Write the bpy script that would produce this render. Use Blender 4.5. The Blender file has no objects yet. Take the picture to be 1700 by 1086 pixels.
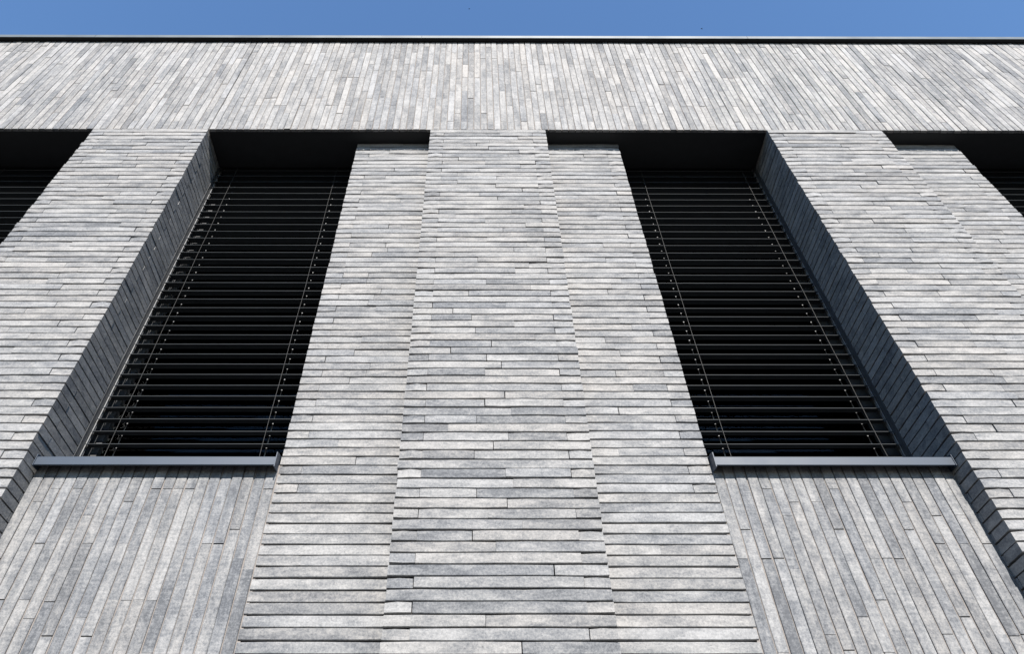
import bpy, math, random
from mathutils import Vector, Matrix, Quaternion
R = math.radians
rng = random.Random(41)

# ------------------------------------------------------------------ camera, sky, sun
sc = bpy.context.scene
COL = sc.collection
Z0 = 6.44                       # height of the window heads above the ground
CAM_D, CAM_H = 2.59, 1.599      # 2.59 m in front of the piers, eye height
F_PX, PITCH, YAW, ROLL = 1163.6, R(46.089), R(0.236), R(-0.109)
cam_d = bpy.data.cameras.new('camera'); cam = bpy.data.objects.new('camera', cam_d); COL.objects.link(cam)
cam_d.sensor_fit = 'HORIZONTAL'; cam_d.sensor_width = 36.0
cam_d.lens = F_PX / 1700 * 36.0
cam_d.shift_x = 56.5 / 1700
cam_d.clip_start = 0.05; cam_d.clip_end = 3000
cam_loc = Vector((0, -CAM_D, CAM_H))
fw = Vector((math.sin(YAW) * math.cos(PITCH), math.cos(YAW) * math.cos(PITCH), math.sin(PITCH)))
rt = Vector((math.cos(YAW), -math.sin(YAW), 0)); up = rt.cross(fw)
rt2 = rt * math.cos(ROLL) + up * math.sin(ROLL); up2 = -rt * math.sin(ROLL) + up * math.cos(ROLL)
M = Matrix((rt2, up2, -fw)).transposed().to_4x4(); M.translation = cam_loc
cam.matrix_world = M
sc.camera = cam

SUN_EL, SUN_AZ = R(37.8), R(6.5)      # azimuth: to the right of the facade's normal
w = bpy.data.worlds.new('World'); sc.world = w; w.use_nodes = True
nt = w.node_tree; bg = nt.nodes['Background']
sky = nt.nodes.new('ShaderNodeTexSky'); sky.sky_type = 'NISHITA'; sky.sun_disc = False
sky.sun_elevation = SUN_EL; sky.sun_rotation = math.pi - SUN_AZ
sky.air_density = 1.5; sky.dust_density = 0.3; sky.ozone_density = 8.5
nt.links.new(sky.outputs[0], bg.inputs[0]); bg.inputs[1].default_value = 0.083
sd = bpy.data.lights.new('sun', 'SUN'); sun = bpy.data.objects.new('sun', sd); COL.objects.link(sun)
sd.energy = 5.0; sd.angle = R(0.5); sd.color = (1.0, 0.942, 0.868)
sv = Vector((math.sin(SUN_AZ) * math.cos(SUN_EL), -math.cos(SUN_AZ) * math.cos(SUN_EL), math.sin(SUN_EL)))
sun.rotation_euler = sv.to_track_quat('Z', 'Y').to_euler(); sun.location = (2, -8, 14)
vs = sc.view_settings
vs.view_transform = 'Standard'; vs.look = 'None'; vs.gamma = 1.0; vs.exposure = 1.36; vs.use_curve_mapping = False

# ------------------------------------------------------------------ materials
def new_mat(name):
    m = bpy.data.materials.new(name); m.use_nodes = True
    n = m.node_tree.nodes; return m, m.node_tree, n['Principled BSDF']
class NT:
    def __init__(s, t): s.t = t
    def node(s, ty, **kw):
        n = s.t.nodes.new(ty)
        for k, v in kw.items(): setattr(n, k, v)
        return n
    def link(s, a, b): s.t.links.new(a, b)
    def math(s, op, a, b=None, clamp=False):
        n = s.node('ShaderNodeMath', operation=op, use_clamp=clamp)
        for i, v in enumerate((a, b)):
            if v is None: continue
            if hasattr(v, 'links'): s.link(v, n.inputs[i])
            else: n.inputs[i].default_value = v
        return n.outputs[0]
    def noise(s, vec, scale, detail=2, rough=.5):
        n = s.node('ShaderNodeTexNoise'); s.link(vec, n.inputs['Vector'])
        n.inputs['Scale'].default_value = scale; n.inputs['Detail'].default_value = detail
        n.inputs['Roughness'].default_value = rough
        return n.outputs['Fac']
    def ramp(s, fac, stops):
        n = s.node('ShaderNodeValToRGB'); s.link(fac, n.inputs[0])
        e = n.color_ramp.elements
        while len(e) < len(stops): e.new(.5)
        for i, (p, c) in enumerate(stops): e[i].position = p; e[i].color = (*c, 1)
        return n.outputs[0]
    def vmul(s, v, c):
        n = s.node('ShaderNodeVectorMath', operation='MULTIPLY'); s.link(v, n.inputs[0]); n.inputs[1].default_value = c
        return n.outputs[0]
    def vadd(s, a, b):
        n = s.node('ShaderNodeVectorMath', operation='ADD'); s.link(a, n.inputs[0]); s.link(b, n.inputs[1])
        return n.outputs[0]
    def mr(s, v, a, b, c, d):
        n = s.node('ShaderNodeMapRange'); s.link(v, n.inputs[0])
        for i, q in enumerate((a, b, c, d)): n.inputs[i + 1].default_value = q
        return n.outputs[0]

HS, VS = (.75, 1.2, 2.3), (2.3, 1.2, .75)
def brick_material(name, stretch, from_attr):
    m, t, b = new_mat(name); N = NT(t)
    if from_attr:
        a = N.node('ShaderNodeAttribute'); a.attribute_name = 'brickcol'; colr = a.outputs['Color']
    else:
        a = N.node('ShaderNodeObjectInfo'); colr = a.outputs['Color']
    sp = N.node('ShaderNodeSeparateColor'); N.link(colr, sp.inputs[0])
    tone, rnd, tint = sp.outputs[0], sp.outputs[1], sp.outputs[2]
    g = N.node('ShaderNodeNewGeometry')
    off = N.node('ShaderNodeCombineXYZ')
    N.link(N.math('MULTIPLY', rnd, 61.0), off.inputs[0]); N.link(N.math('MULTIPLY', rnd, 37.0), off.inputs[1]); N.link(N.math('MULTIPLY', rnd, 83.0), off.inputs[2])
    p = N.vadd(g.outputs['Position'], off.outputs[0])
    ps = N.vmul(p, stretch)
    n1 = N.noise(ps, 5.5, 3, .55)         # broad cloudy fire-flash patches
    n3 = N.noise(ps, 24, 5, .68)          # blotches
    n2 = N.noise(p, 105, 3, .7)           # sandy grain
    n4 = N.noise(p, 270, 1, .5)           # fine grain
    cl = N.mr(n1, .40, .60, -1, 1)
    f = N.math('ADD', tone, N.math('MULTIPLY', cl, .16))
    f = N.math('ADD', f, N.math('MULTIPLY', N.mr(n3, .36, .64, -1, 1), .15))
    f = N.math('ADD', f, N.math('MULTIPLY', N.mr(n2, .32, .68, -1, 1), .21))
    f = N.math('ADD', f, N.math('MULTIPLY', N.mr(n4, .3, .7, -1, 1), .10), clamp=True)
    if stretch is VS:      # fine creases across the bricks
        wr = N.noise(N.vmul(p, (9, 9, 70)), 1.0, 3, .6); f = N.math('ADD', f, N.math('MULTIPLY', N.mr(wr, .36, .64, -1, 1), .10), clamp=True)
    c = N.ramp(f, [(0, (.06, .0635, .07)), (.3, (.108, .1115, .118)), (.6, (.165, .165, .166)), (1, (.242, .239, .237))])
    # some bricks lean a little warm, others cool
    mx = N.node('ShaderNodeMix', data_type='RGBA', blend_type='MULTIPLY'); mx.inputs[0].default_value = 1.0
    tr = N.ramp(tint, [(0, (.975, .992, 1.02)), (.5, (1, 1, 1)), (1, (1.02, 1.0, .98))])
    N.link(c, mx.inputs[6]); N.link(tr, mx.inputs[7])
    # small dark pits
    pit = N.mr(N.noise(p, 95, 1, .5), .72, .80, 0, .55)
    mx2 = N.node('ShaderNodeMix', data_type='RGBA'); N.link(pit, mx2.inputs[0]); N.link(mx.outputs[2], mx2.inputs[6]); mx2.inputs[7].default_value = (.06, .06, .063, 1)
    N.link(mx2.outputs[2], b.inputs['Base Color'])
    b.inputs['Roughness'].default_value = .82; b.inputs['Specular IOR Level'].default_value = .3
    bp = N.node('ShaderNodeBump'); bp.inputs['Strength'].default_value = .55; bp.inputs['Distance'].default_value = .0022
    h = N.math('ADD', N.math('MULTIPLY', n2, .7), N.math('MULTIPLY', n3, .9)); N.link(h, bp.inputs['Height'])
    N.link(bp.outputs[0], b.inputs['Normal'])
    return m
BM = {('h', 0): brick_material('brick_clay_lying', HS, False), ('h', 1): brick_material('brick_clay_lying_joined', HS, True),
      ('v', 0): brick_material('brick_clay_upright', VS, False), ('v', 1): brick_material('brick_clay_upright_joined', VS, True)}

def plain_mat(name, col, rough, metal=0, spec=.5, nscale=0, namp=0, bump=0, bscale=60):
    m, t, b = new_mat(name); N = NT(t)
    b.inputs['Roughness'].default_value = rough; b.inputs['Metallic'].default_value = metal; b.inputs['Specular IOR Level'].default_value = spec
    b.inputs['Base Color'].default_value = (*col, 1)
    g = N.node('ShaderNodeNewGeometry')
    if nscale:
        n = N.noise(g.outputs['Position'], nscale, 4, .6)
        lo = tuple(c * (1 - namp) for c in col); hi = tuple(min(1, c * (1 + namp)) for c in col)
        N.link(N.ramp(n, [(.3, lo), (.7, hi)]), b.inputs['Base Color'])
        N.link(N.mr(n, .3, .7, rough - .06, rough + .06), b.inputs['Roughness'])
    if bump:
        bp = N.node('ShaderNodeBump'); bp.inputs['Strength'].default_value = bump; bp.inputs['Distance'].default_value = .003
        N.link(N.noise(g.outputs['Position'], bscale, 3, .6), bp.inputs['Height']); N.link(bp.outputs[0], b.inputs['Normal'])
    return m
MORTAR = plain_mat('mortar', (.17, .155, .146), .95, 0, .2, 40, .14, .8, 300)
DARK = plain_mat('bed_mortar', (.05, .047, .046), .95, 0, .2, 30, .2, .8, 200)
METAL = plain_mat('anthracite_metal', (.035, .04, .05), .42, 0, .5, 8, .10)
SILLM = plain_mat('sill_metal', (.017, .028, .046), .55, 0, .5, 5, .10)
FRAMEM = plain_mat('frame_metal', (.042, .045, .05), .4, 0, .5, 9, .1)
RAILM = plain_mat('guide_metal', (.12, .123, .128), .35, 0, .5, 9, .1)
SLATM = plain_mat('slat_metal', (.036, .04, .044), .5, 0, .12, 12, .1)
CORDM = plain_mat('cord', (.045, .045, .045), .7, 0, .3)
TAPEM = plain_mat('tape', (.14, .143, .147), .6, 0, .3)
CAPM = plain_mat('zinc_cap', (.07, .083, .088), .45, .15, .5, 3, .14)
SOFM = plain_mat('soffit_metal', (.012, .0125, .014), .6, 0, .3, 14, .3)
ROOMM = plain_mat('room_paint', (.10, .10, .10), .9, 0, .2)
ROOFM = plain_mat('roof_felt', (.08, .08, .085), .9, 0, .2, 5, .2)
PAVEM = plain_mat('paving', (.04, .039, .037), .9, 0, .3, 2.5, .25, .5, 40)
BIRDM = plain_mat('bird_feathers', (.03, .03, .033), .8, 0, .2)
gm = bpy.data.materials.new('window_glass'); gm.use_nodes = True
t = gm.node_tree; t.nodes.clear(); N = NT(t)
out = N.node('ShaderNodeOutputMaterial'); mixn = N.node('ShaderNodeMixShader'); fr = N.node('ShaderNodeFresnel'); fr.inputs[0].default_value = 1.5
gl = N.node('ShaderNodeBsdfGlossy'); gl.inputs['Roughness'].default_value = .01; gl.inputs['Color'].default_value = (.16, .17, .18, 1)
tp = N.node('ShaderNodeBsdfTransparent'); tp.inputs[0].default_value = (.42, .46, .46, 1)
N.link(fr.outputs[0], mixn.inputs[0]); N.link(tp.outputs[0], mixn.inputs[1]); N.link(gl.outputs[0], mixn.inputs[2]); N.link(mixn.outputs[0], out.inputs[0])

# ------------------------------------------------------------------ mesh helpers
def obj(name, mesh, parent=None, mat=None):
    o = bpy.data.objects.new(name, mesh); COL.objects.link(o)
    if parent: o.parent = parent
    if mat and not mesh.materials: mesh.materials.append(mat)
    return o
def empty(name, loc=(0, 0, 0)):
    o = bpy.data.objects.new(name, None); COL.objects.link(o); o.location = loc; o.empty_display_size = .2; return o
def tag(o, label, cat, group=None):
    o['label'] = label; o['category'] = cat
    if group: o['group'] = group
class MB:
    def __init__(s): s.v, s.f = [], []
    def box(s, x0, x1, y0, y1, z0, z1, ch=0):
        i = len(s.v)
        if ch <= 0:
            s.v += [(x0, y0, z0), (x1, y0, z0), (x1, y1, z0), (x0, y1, z0), (x0, y0, z1), (x1, y0, z1), (x1, y1, z1), (x0, y1, z1)]
            s.f += [tuple(i + k for k in q) for q in ((3, 2, 1, 0), (4, 5, 6, 7), (0, 1, 5, 4), (1, 2, 6, 5), (2, 3, 7, 6), (3, 0, 4, 7))]
        else:      # chamfered along its x edges
            s.prism([(y0 + ch, z0), (y1 - ch, z0), (y1, z0 + ch), (y1, z1 - ch), (y1 - ch, z1), (y0 + ch, z1), (y0, z1 - ch), (y0, z0 + ch)], x0, x1)
        return s
    def prism(s, pts, x0, x1):       # (y, z) outline, counter-clockwise seen from -x, extruded along x
        i = len(s.v); n = len(pts)
        s.v += [(x0, y, z) for y, z in pts] + [(x1, y, z) for y, z in pts]
        s.f.append(tuple(i + k for k in range(n))[::-1]); s.f.append(tuple(i + n + k for k in range(n)))
        for k in range(n):
            k2 = (k + 1) % n; s.f.append((i + k, i + k2, i + n + k2, i + n + k))
        return s
    def tube(s, pts, r, n=6):
        rings = []
        for j, p in enumerate(pts):
            p = Vector(p); d = (Vector(pts[min(j + 1, len(pts) - 1)]) - Vector(pts[max(j - 1, 0)])).normalized()
            a = d.orthogonal().normalized(); b2 = d.cross(a); base = len(s.v)
            s.v += [tuple(p + (a * math.cos(2 * math.pi * k / n) + b2 * math.sin(2 * math.pi * k / n)) * r) for k in range(n)]
            rings.append(base)
        for a0, b0 in zip(rings, rings[1:]):
            for k in range(n): s.f.append((a0 + k, a0 + (k + 1) % n, b0 + (k + 1) % n, b0 + k))
        s.f.append(tuple(rings[0] + k for k in range(n))[::-1]); s.f.append(tuple(rings[-1] + k for k in range(n)))
        return s
    def mesh(s, name, mat, dz=Z0):
        m = bpy.data.meshes.new(name); m.from_pydata([(x, y, z + dz) for x, y, z in s.v], [], s.f); m.update()
        if mat: m.materials.append(mat)
        return m
    def build(s, name, mat, parent=None, dz=Z0): return obj(name, s.mesh(name, mat, dz), parent)

# ------------------------------------------------------------------ brick pieces (shared meshes, unit size, length along x)
def brick_data(seed, nseg, fine):
    r = random.Random(seed); V, F = [], []
    for i in range(nseg + 1):
        u = i / nseg
        lo = r.uniform(-.024, .016) * fine; hi = 1 + r.uniform(-.008, .010) * fine; dy = r.uniform(-.012, .012) * fine
        if i in (0, nseg): lo += .03; hi -= .03; dy += .008
        a = .055; d = .022
        uu = u + (r.uniform(-.004, .004) if i in (0, nseg) else r.uniform(-.05, .05) / 1)
        V += [(uu, dy + d, lo), (uu, dy, lo + a), (uu, dy, hi - a), (uu, dy + d * .8, hi), (uu, 1, hi), (uu, 1, lo)]
    for i in range(nseg):
        for k in range(6):
            k2 = (k + 1) % 6; F.append((i * 6 + k, i * 6 + 6 + k, i * 6 + 6 + k2, i * 6 + k2))
    F.append((0, 1, 2, 3, 4, 5)); F.append(tuple(nseg * 6 + k for k in (5, 4, 3, 2, 1, 0)))
    return V, F
LIB = {'long': [brick_data(i, 4, 1.0) for i in range(14)], 'short': [brick_data(100 + i, 2, .8) for i in range(8)], 'up': [brick_data(200 + i, 4, .45) for i in range(12)]}
MESH = {}
def lib_mesh(kind, i, ori):
    k = (kind, i, ori)
    if k not in MESH:
        V, F = LIB[kind][i]; m = bpy.data.meshes.new('brick'); m.from_pydata(V, [], F); m.update(); m.materials.append(BM[(ori, 0)]); MESH[k] = m
    return MESH[k]
ci = M.inverted()
def seen(c):           # how large a metre is here in the photograph; 0 when out of view
    p = ci @ Vector(c)
    if p.z >= 0: return 0
    x = p.x / -p.z * F_PX - 56.5; y = p.y / -p.z * F_PX
    if abs(x) > 865 or abs(y) > 556: return 0
    return F_PX / -p.z
def tone_pick():
    u = rng.random()
    if u < .11: return rng.uniform(.32, .44)
    if u < .42: return rng.uniform(.46, .56)
    return rng.uniform(.55, .66)
class Wall:
    """Collects the bricks of one part of the facade."""
    def __init__(s, part, ori, limit=300): s.part, s.ori, s.items, s.limit = part, ori, [], limit
    def add(s, x, y, z, lx, dy, h, ori=None, tone=None):
        """x, y, z: lower left front corner; lx: size along x, h: size along z, dy: depth (all metres)."""
        ori = ori or s.ori
        x += rng.gauss(0, .0006); yj = y + rng.gauss(0, .0012 if ori == 'h' else .0008); z += rng.gauss(0, .0007)
        tone = tone_pick() if tone is None else tone
        col = (tone, rng.random(), min(1, max(0, rng.gauss(.5, .28))))
        if ori == 'h':
            kind = 'long' if lx > .16 else 'short'
            T = Matrix.Translation((x, yj, z + Z0)) @ Matrix.Rotation(rng.gauss(0, .0014) * min(1, .3 / lx), 4, 'Y') @ Matrix.Rotation(rng.gauss(0, .0022), 4, 'Z')
            Sc = (lx, dy, h)
        else:           # standing on end: length along z
            kind = 'up'
            T = Matrix.Translation((x + lx, yj, z + Z0)) @ Matrix.Rotation(-math.pi / 2, 4, 'Y') @ Matrix.Rotation(rng.gauss(0, .0015), 4, 'Z')
            Sc = (h, dy, lx)
        i = rng.randrange(len(LIB[kind]))
        sz = seen((x + lx / 2, y, z + h / 2 + Z0))
        s.items.append((sz * (lx * h) ** .5, kind, i, T, Sc, col, ori))
    def finish(s):
        vis = sorted([q for q in s.items if q[0] > 0], key=lambda q: -q[0])
        single = vis[:s.limit]; rest = vis[s.limit:] + [q for q in s.items if q[0] <= 0]
        for _, kind, i, T, Sc, col, ori in single:
            o = bpy.data.objects.new('brick', lib_mesh(kind, i, ori)); COL.objects.link(o)
            o.parent = s.part; o.matrix_basis = T @ Matrix.Diagonal((*Sc, 1)); o.color = (*col, 1)
        if rest:
            V, F, A, MI = [], [], [], []
            for _, kind, i, T, Sc, col, ori in rest:
                bv, bf = LIB[kind][i]; n0 = len(V); TT = T @ Matrix.Diagonal((*Sc, 1))
                V += [tuple(TT @ Vector(v)) for v in bv]; F += [tuple(n0 + k for k in f) for f in bf]
                A += list(col + (1.0,)) * len(bv); MI += [0 if ori == 'h' else 1] * len(bf)
            m = bpy.data.meshes.new('further_bricks'); m.from_pydata(V, [], F); m.update()
            m.materials.append(BM[('h', 1)]); m.materials.append(BM[('v', 1)]); m.polygons.foreach_set('material_index', MI)
            at = m.attributes.new('brickcol', 'FLOAT_COLOR', 'POINT'); at.data.foreach_set('color', A)
            o = obj('further_bricks', m, s.part); o['kind'] = 'stuff'

# ------------------------------------------------------------------ the facade's measures (metres; z = 0 at the window heads)
C = .05                      # one course
HB = .0448                   # brick height, the rest is raked bed joint
PER, PX0, PW = 2.5379, -.3434, .865
D1, DR = .12, .315           # depth of recessed strips / of the reveals
NC = 83                      # courses built
ZB = -NC * C                 # where the brickwork meets the base
ZT = 1.638                   # top of the soldier band
piers = [PX0 + k * PER for k in (-2, -1, 0, 1, 2)]
root = empty('brick_building')
tag(root, 'modern grey brick building facade with projecting piers and deep black windows', 'building')

BREAK = {1: .6, 2: .755, 3: .51, 4: .4, 5: .5, 6: .755, 7: .66, 8: .25, 9: .47, 10: .755, 11: .42, 12: .25, 13: .56, 14: .25, 15: .55, 16: .755, 17: .42, 18: .56,
         19: 0, 20: .755, 21: .66, 22: .25, 23: .465, 24: .755, 25: .59, 26: .25, 27: .475, 28: .755, 29: .66, 30: .25, 31: .41, 32: .755, 33: .66, 34: .25, 35: .465, 36: .755, 37: .35,
         38: 0, 39: .585, 40: .25, 41: .37, 42: .635, 43: .395, 44: .755, 45: .49, 46: .245, 47: .46, 48: .545, 49: .45, 50: .58, 51: 0, 52: .56, 53: .445, 54: .59, 55: .4, 56: .25, 57: .57,
         58: .49, 59: .39, 60: 0, 61: .55, 62: .586, 63: .40, 64: .55, 65: .455, 66: .62, 67: .38, 68: .49, 69: 0, 70: .755, 71: 0, 72: .6, 73: 0, 74: .44, 75: 0, 76: .59}
DARKB = {(61, 1): .3, (63, 2): .3, (70, 0): .25, (71, 0): .25, (72, 0): .38, (72, 1): .36, (73, 1): .33, (66, 0): .42, (39, 1): .3, (37, 2): .3, (35, 2): .33, (54, 0): .36, (59, 1): .3, (49, 1): .36, (45, 1): .38, (68, 1): .42, (76, 1): .3}
HW = .102                    # header width
G = .0021                    # butt joint
def make_pier(px, central):
    m = MB()
    m.box(px + .026, px + PW - .026, .026, .62, ZB, -.002)
    # the joints of the reveals are filled nearly flush at the back of the bricks
    part = m.build('pier', DARK, root)
    W = Wall(part, 'h')
    for k in range(NC):
        z = -(k + 1) * C + .003
        if k % 2:            # header, stretchers, header; the headers run back into the reveals
            W.add(px, 0, z, HW, DR, HB, tone=DARKB.get((k, 0)) if central else None)
            W.add(px + PW - HW, 0, z, HW, DR, HB, tone=DARKB.get((k, 3)) if central else None)
            a, b = px + HW + G, px + PW - HW - G
        else:
            a, b = px, px + PW
            W.add(px, .104 + .002, z, HW, DR - .106, HB); W.add(px + PW - HW, .104 + .002, z, HW, DR - .106, HB)
        if central and k in BREAK: br = BREAK[k]
        else: br = rng.choice((.25, .755, .55, .58, .62, .49)) if k % 2 == 0 else rng.choice((.37, .4, .45, .47, .5, .56, .6, .66, 0))
        o = 1 if k % 2 else 0
        if br:
            xb = px + PW * br
            W.add(a, 0, z, xb - a - G / 2, .104, HB, tone=DARKB.get((k, o)) if central else None)
            W.add(xb + G / 2, 0, z, b - xb - G / 2, .104, HB, tone=DARKB.get((k, o + 1)) if central else None)
        else: W.add(a, 0, z, b - a, .104, HB, tone=DARKB.get((k, o)) if central else None)
    W.finish(); return part
for i, px in enumerate(piers): make_pier(px, i == 2)

# recessed strips beside the piers: (x0, x1, side of the free edge)
SW = .562
strips = [(PX0 - SW, PX0, -1), (PX0 + PW, PX0 + PW + SW, 1), (piers[3] + PW, piers[3] + PW + SW + .04, 1), (piers[0] + PW, piers[0] + PW + SW, 1)]
for x0, x1, side in strips:
    m = MB(); m.box(x0 + (.026 if side < 0 else -.03), x1 - (.026 if side > 0 else -.03), D1 + .026, .62, ZB, -.002)
    part = m.build('recessed_strip', DARK, root)
    W = Wall(part, 'h')
    for k in range(NC):
        z = -(k + 1) * C + .003
        lo, hi = x0 + (0 if side < 0 else .001), x1 - (0 if side > 0 else .001)
        header = k % 2 == 1 and (k < 62 or rng.random() < .15)
        xo = lo if side < 0 else hi - HW
        if header:
            W.add(xo, D1, z, HW, DR - D1, HB)
            if side < 0: lo += HW + G
            else: hi -= HW + G
        else: W.add(xo, D1 + .106, z, HW, DR - D1 - .106, HB)
        if rng.random() < (.42 if k < 50 else .12):
            xb = lo + (hi - lo) * rng.choice((.33, .45, .5, .62)); W.add(lo, D1, z, xb - lo - G / 2, .104, HB); W.add(xb + G / 2, D1, z, hi - xb - G / 2, .104, HB)
        else: W.add(lo, D1, z, hi - lo, .104, HB)
    W.finish()

# ------------------------------------------------------------------ parapet band of bricks standing on end
XL, XR = -6.6, 7.4
JX = PX0 - PER + PW          # movement joint above a pier's edge
m = MB(); m.box(XL, JX - .003, .0066, .314, .006, ZT - .004); m.box(JX + .003, XR, .0066, .314, .006, ZT - .004); m.box(XL + .002, XR - .002, .30, .619, .175, ZT - .006)
band = m.build('parapet_band', MORTAR, root)
W = Wall(band, 'v')
P2, Q = .0512, .1285
x = JX + .003
cols = []
while x < XR - .05: cols.append(x); x += P2
x = JX - .003 - P2 + .003
while x > XL: cols.append(x); x -= P2
for cx in cols:
    z = 0.0; first = rng.choice((1, 2, 3, 4, 4, 3)) * Q
    while z < ZT - .02:
        L = first if z == 0 else rng.choice((4, 4, 4, 4, 3, 5, 2)) * Q
        L = min(L, ZT - z)
        if ZT - z - L < .06: L = ZT - z
        u = rng.random(); tn = rng.uniform(.34, .46) if u < .22 else (rng.uniform(.5, .62) if u < .6 else rng.uniform(.62, .82))
        W.add(cx + .001, 0, z + .0015, P2 - .0044, .104, L - .0028, tone=tn)
        z += L
W.finish()
# metal cap on the parapet, in lengths
x = XL
for ln in (3.1, 3.0, 3.0, 3.0, 1.898):
    m = MB(); m.prism([(-.042, ZT + .003), (-.0405, ZT + .001), (-.039, ZT + .003), (-.039, ZT + .049), (.70, ZT + .066), (.70, ZT + .07), (-.040, ZT + .054), (-.042, ZT + .052)][::-1], x, x + ln - .003)
    m.build('parapet_cap', CAPM, root); x += ln

MB().box(XL + .003, XR - .003, -.034, .618, ZT + .012, ZT + .047).build('cap_shade_fill', SOFM, root)  # near-black filler in the cap's hollow; its colour stands in for shade

# ------------------------------------------------------------------ windows
# opening: (x0, x1, has visible reveal on which side)
wins = [(piers[0] + PW + SW, piers[1], 'far'), (piers[1] + PW, PX0 - SW, 'lit'), (PX0 + PW + SW, piers[3], 'dim'), (piers[3] + PW + SW + .04, piers[4], 'edge')]
ZS = -2.936                  # top of the sill's lip
blind_label = {'lit': 'black slatted venetian blind beside the grey brick reveal that catches sunlight',
               'dim': 'black slatted venetian blind beside the dark blue brick reveal in full shade',
               'far': 'black slatted venetian blind partly hidden behind a pier with no recessed strip beside it',
               'edge': 'black slatted venetian blind past a recessed strip, only a small corner of it showing'}
cordx = {'far': (.3, -.11), 'lit': (.145, -.185), 'dim': (.205, -.115), 'edge': (.2, -.12)}
for x0, x1, kind in wins:
    # panel below: bricks on end, flush with the strips
    m = MB(); m.box(x0 - .01, x1 + .01, D1 + .0066, .62, ZB, -2.945)
    pan = m.build('spandrel_panel', MORTAR, root)
    W = Wall(pan, 'v')
    n = round((x1 - x0 - .004) / .0504); pt = (x1 - x0 - .004) / n
    for c in range(n):
        z = -2.94; L = rng.choice((1, 1.5, 2, 2.5, 3, 3.5)) * Q * 1.05
        while z > ZB + .02:
            L = min(L, z - ZB)
            W.add(x0 + .003 + c * pt, D1, z - L + .001, pt - .0046, .104, L - .0028, tone=rng.choice((.28, .36, .42, .44, .46, .5, .52)) + rng.uniform(-.04, .04))
            z -= L; L = rng.choice((4, 4, 4, 3, 5)) * Q
    W.finish()
    win = empty('window', ((x0 + x1) / 2, .47, Z0 - 2.88)); win.parent = root
    wx, wz = (x0 + x1) / 2, -2.88
    def wpart(mb, name, mat):
        mb.v = [(a - wx, b - .47, c - wz) for a, b, c in mb.v]; return mb.build(name, mat, win, 0)
    for sx in (-1, 1):
        xe = x0 if sx < 0 else x1
        a, b = sorted((xe - sx * .004 * -1 * -1, xe + sx * .06))
        a, b = (xe - .06, xe + .003) if sx < 0 else (xe - .003, xe + .06)
        wpart(MB().box(a, b, DR + .003, .352, -2.93, .1), 'jamb_cover', FRAMEM)
        a, b = (xe - .06, xe + .035) if sx < 0 else (xe - .035, xe + .06)
        wpart(MB().box(a, b, .436, .505, -2.93, .1), 'frame', FRAMEM)
    wpart(MB().box(x0 + .036, x1 - .036, .438, .503, -2.93, -2.84), 'frame', FRAMEM)
    wpart(MB().box(x0 + .036, x1 - .036, .438, .503, .09, .16), 'frame', FRAMEM)
    pg = MB().box(x0 + .03, x1 - .03, .468, .474, -2.845, .095); pane = wpart(pg, 'pane', None); pane.data.materials.append(gm)
    # sill: folded metal, sloping to the front lip, with end plates
    s_ = MB(); e0, e1 = x0 + .006, x1 - .006
    s_.prism([(.070, -2.980), (.0715, -2.982), (.0795, -2.982), (.0795, -2.9795), (.0735, -2.9795), (.0735, -2.941), (.42, -2.905), (.42, -2.901), (.073, ZS), (.070, ZS - .003)][::-1], e0 + .004, e1 - .004)
    sill = s_.build('sill', SILLM, root)
    for xe, sc_ in ((e0, .2 if kind == 'lit' else .6), (e1 - .004, .6 if kind == 'lit' else .2)):
        MB().prism([(.066, -2.982 - .018 * sc_), (.075, -2.984 - .018 * sc_), (.24, -2.97), (.30, -2.90), (.30, -2.868), (.09, -2.928 + .04 * sc_), (.066, -2.932 + .03 * sc_)][::-1], xe, xe + .004).build('end_plate', SILLM, sill)
    # head: steel shelf angle at the front edge, dark soffit board behind, pocket for the blind
    MB().box(x0 + .002, x1 + (0 if kind in 'dim edge' else .0) - .002, .316, .328, .004, .16).build('pocket_lip', SOFM, root)
    sx0 = x0 - (0 if kind == 'lit' else SW + .04 if kind == 'edge' else SW); sx1 = x1 + (SW if kind == 'lit' else 0)
    MB().box(sx0 + .002, sx1 - .002, .024, .328, -.0045, .0035).build('soffit_board', SOFM, root)
    MB().box(x0 + .002, x1 - .002, .330, .61, .161, .17).build('pocket_top', SOFM, root)
    # blind
    bl = empty('venetian_blind', ((x0 + x1) / 2, .375, Z0 - 2.84)); tag(bl, blind_label[kind], 'blind', 'venetian blinds in the window recesses')
    wx, wz, win_ = (x0 + x1) / 2, -2.84, bl
    def bpart(mb, name, mat, parent=bl):
        mb.v = [(a - wx, b - .375, c - wz) for a, b, c in mb.v]; return mb.build(name, mat, bl, 0)
    sa, sb = x0 + .012, x1 - .012
    # slat profile: shallow arch with rolled edges
    SWD, TILT = .062, R(20)
    prof = [(-.0003, .0016), (-.0012, -.0003), (-.0003, -.0023), (.0022, -.0025)]
    prof += [(SWD * j / 6, .005 * math.sin(math.pi * j / 6) - .0009) for j in range(1, 6)]
    prof += [(SWD - .002, -.0030), (SWD, -.0020), (SWD, .0005)]
    prof += [(SWD * j / 6, .005 * math.sin(math.pi * j / 6) + .0009) for j in range(5, 0, -1)] + [(.0022, .0018)]
    prof = [(.336 + y * math.cos(TILT) - z * math.sin(TILT), z * math.cos(TILT) + y * math.sin(TILT)) for y, z in prof]
    sm = MB().prism(prof[::-1], sa - wx, sb - wx)
    sm.v = [(a, b - .375, c) for a, b, c in sm.v]
    slat_mesh = sm.mesh('slat', SLATM, 0)
    nsl = 34
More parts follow.
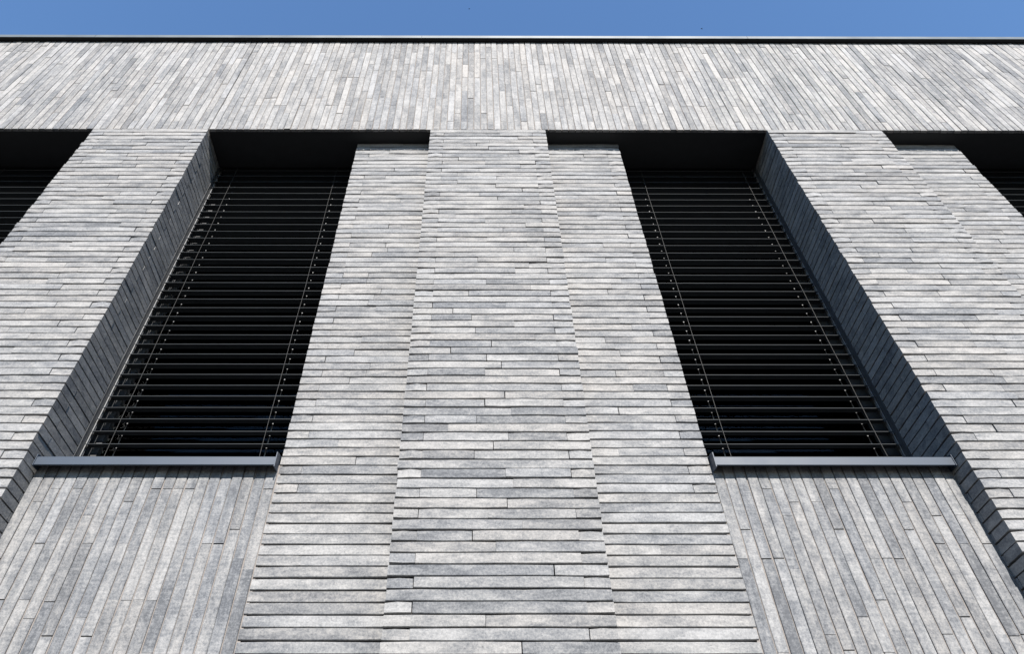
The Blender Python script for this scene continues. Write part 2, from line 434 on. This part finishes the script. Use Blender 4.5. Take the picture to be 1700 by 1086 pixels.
    for j in range(-3, nsl):
        o = bpy.data.objects.new('slat', slat_mesh); COL.objects.link(o); o.parent = bl
        o.location = (rng.gauss(0, .001), rng.gauss(0, .0008), -.117 - .0797 * j - wz + rng.gauss(0, .0006)); o.rotation_euler = (rng.gauss(0, .012), rng.gauss(0, .0006), 0)
    bpart(MB().box(sa, sb, .337, .413, -2.850, -2.832, .003), 'bottom_rail', SLATM)
    bpart(MB().box(sa, sb, .34, .41, .135, .158), 'head_box', SOFM)
    for xe, sx in ((x0, 1), (x1, -1)):
        a, b = (xe + .0045, xe + .011) if sx > 0 else (xe - .011, xe - .0045)
        bpart(MB().box(a, b, .354, .358, -2.92, .14).box(a, b, .366, .370, -2.92, .14).box(*( (a, a + .003) if sx > 0 else (b - .003, b)), .358, .366, -2.92, .14), 'guide_rail', RAILM)
    for dx in cordx[kind]:
        cx = (x0 + dx) if dx > 0 else (x1 + dx)
        pts = [(cx + .0012 * math.sin(7 * q), .3315, .09 - q * .0797) for q in range(0, 37)]
        bpart(MB().tube(pts, .0011, 5), 'ladder_cord', CORDM)
        bpart(MB().box(cx - .003, cx + .003, .399, .4003, -2.84, .09), 'ladder_tape', TAPEM)

# ------------------------------------------------------------------ body of the building behind and below
MB().box(XL, XR, .004, .618, -Z0, ZB - .003).build('base_wall', BM[('h', 1)], root)
b = MB()
b.box(XL, XR, .62, .70, .165, ZT - .01)            # inner face over the windows
b.box(XL, XR, 5.0, 5.2, -Z0, ZT); b.box(XL - .2, XL, .0, 5.2, -Z0, ZT); b.box(XR, XR + .2, .0, 5.2, -Z0, ZT)
b.build('rear_wall', ROOMM, root)
MB().box(XL, XR, .702, 4.998, ZT - .30, ZT - .12).build('roof', ROOFM, root)
MB().box(XL, XR, .622, 4.998, -3.45, -3.25).build('room_floor', ROOMM, root)
MB().box(XL, XR, .702, 4.998, .17, .3).build('room_ceiling', ROOMM, root)
for i in range(4):           # partition walls between the rooms
    xp = piers[i] + PW / 2 if i else piers[0] + .3
    MB().box(xp - .06, xp + .06, .622, 4.997, -3.249, .169).build('partition', ROOMM, root)

# ------------------------------------------------------------------ ground
g = MB(); S = 600
g.v = [(-S, -S, 0), (S, -S, 0), (S, S, 0), (-S, S, 0)]; g.f = [(0, 1, 2, 3)]
go = g.build('ground', PAVEM, None, 0); go['kind'] = 'structure'

# ------------------------------------------------------------------ two birds far off
def bird(px, py, dist, span, yaw, bank, label):
    d = (fw * F_PX + rt2 * (px - 793.5) - up2 * (py - 543)).normalized()
    e = empty('bird', cam_loc + d * dist); e.rotation_euler = (bank, 0, yaw); tag(e, label, 'bird', 'birds over the roof')
    s = span; m = MB()
    ring = [(-.24, .012), (-.14, .045), (0, .06), (.12, .05), (.19, .04), (.25, .006)]
    for xx, rr in ring: m.v += [(xx * s, rr * s * math.cos(k * math.pi / 4), rr * s * math.sin(k * math.pi / 4)) for k in range(8)]
    for i in range(len(ring) - 1):
        for k in range(8): m.f.append((i * 8 + k, i * 8 + (k + 1) % 8, i * 8 + 8 + (k + 1) % 8, i * 8 + 8 + k))
    m.build('body', BIRDM, e, 0)
    for sg in (-1, 1):
        w_ = MB(); top = [(.10, .03, .01), (.13, .22, .06), (.02, .50, .02), (-.06, .30, .035), (-.10, .03, .0)]
        w_.v = [(a * s, sg * b_ * s, c * s) for a, b_, c in top] + [(a * s, sg * b_ * s, (c - .012) * s) for a, b_, c in top]
        w_.f = [(0, 1, 2, 3, 4), (9, 8, 7, 6, 5)] + [(k, (k + 1) % 5, 5 + (k + 1) % 5, 5 + k) for k in range(5)]
        w_.build('wing', BIRDM, e, 0)
    t_ = MB(); t_.v = [(-.2 * s, -.02 * s, 0), (-.2 * s, .02 * s, 0), (-.36 * s, .06 * s, 0), (-.36 * s, -.06 * s, 0), (-.2 * s, -.02 * s, .01 * s), (-.2 * s, .02 * s, .01 * s), (-.36 * s, .06 * s, .006 * s), (-.36 * s, -.06 * s, .006 * s)]
    t_.f = [(3, 2, 1, 0), (4, 5, 6, 7), (0, 1, 5, 4), (1, 2, 6, 5), (2, 3, 7, 6), (3, 0, 4, 7)]; t_.build('tail', BIRDM, e, 0)
bird(779, 14, 95, .30, .9, .5, 'tiny dark bird high up in the clear blue sky')
bird(1165, 47, 95, .34, 2.1, -.2, 'tiny dark bird low over the metal edge of the roof')
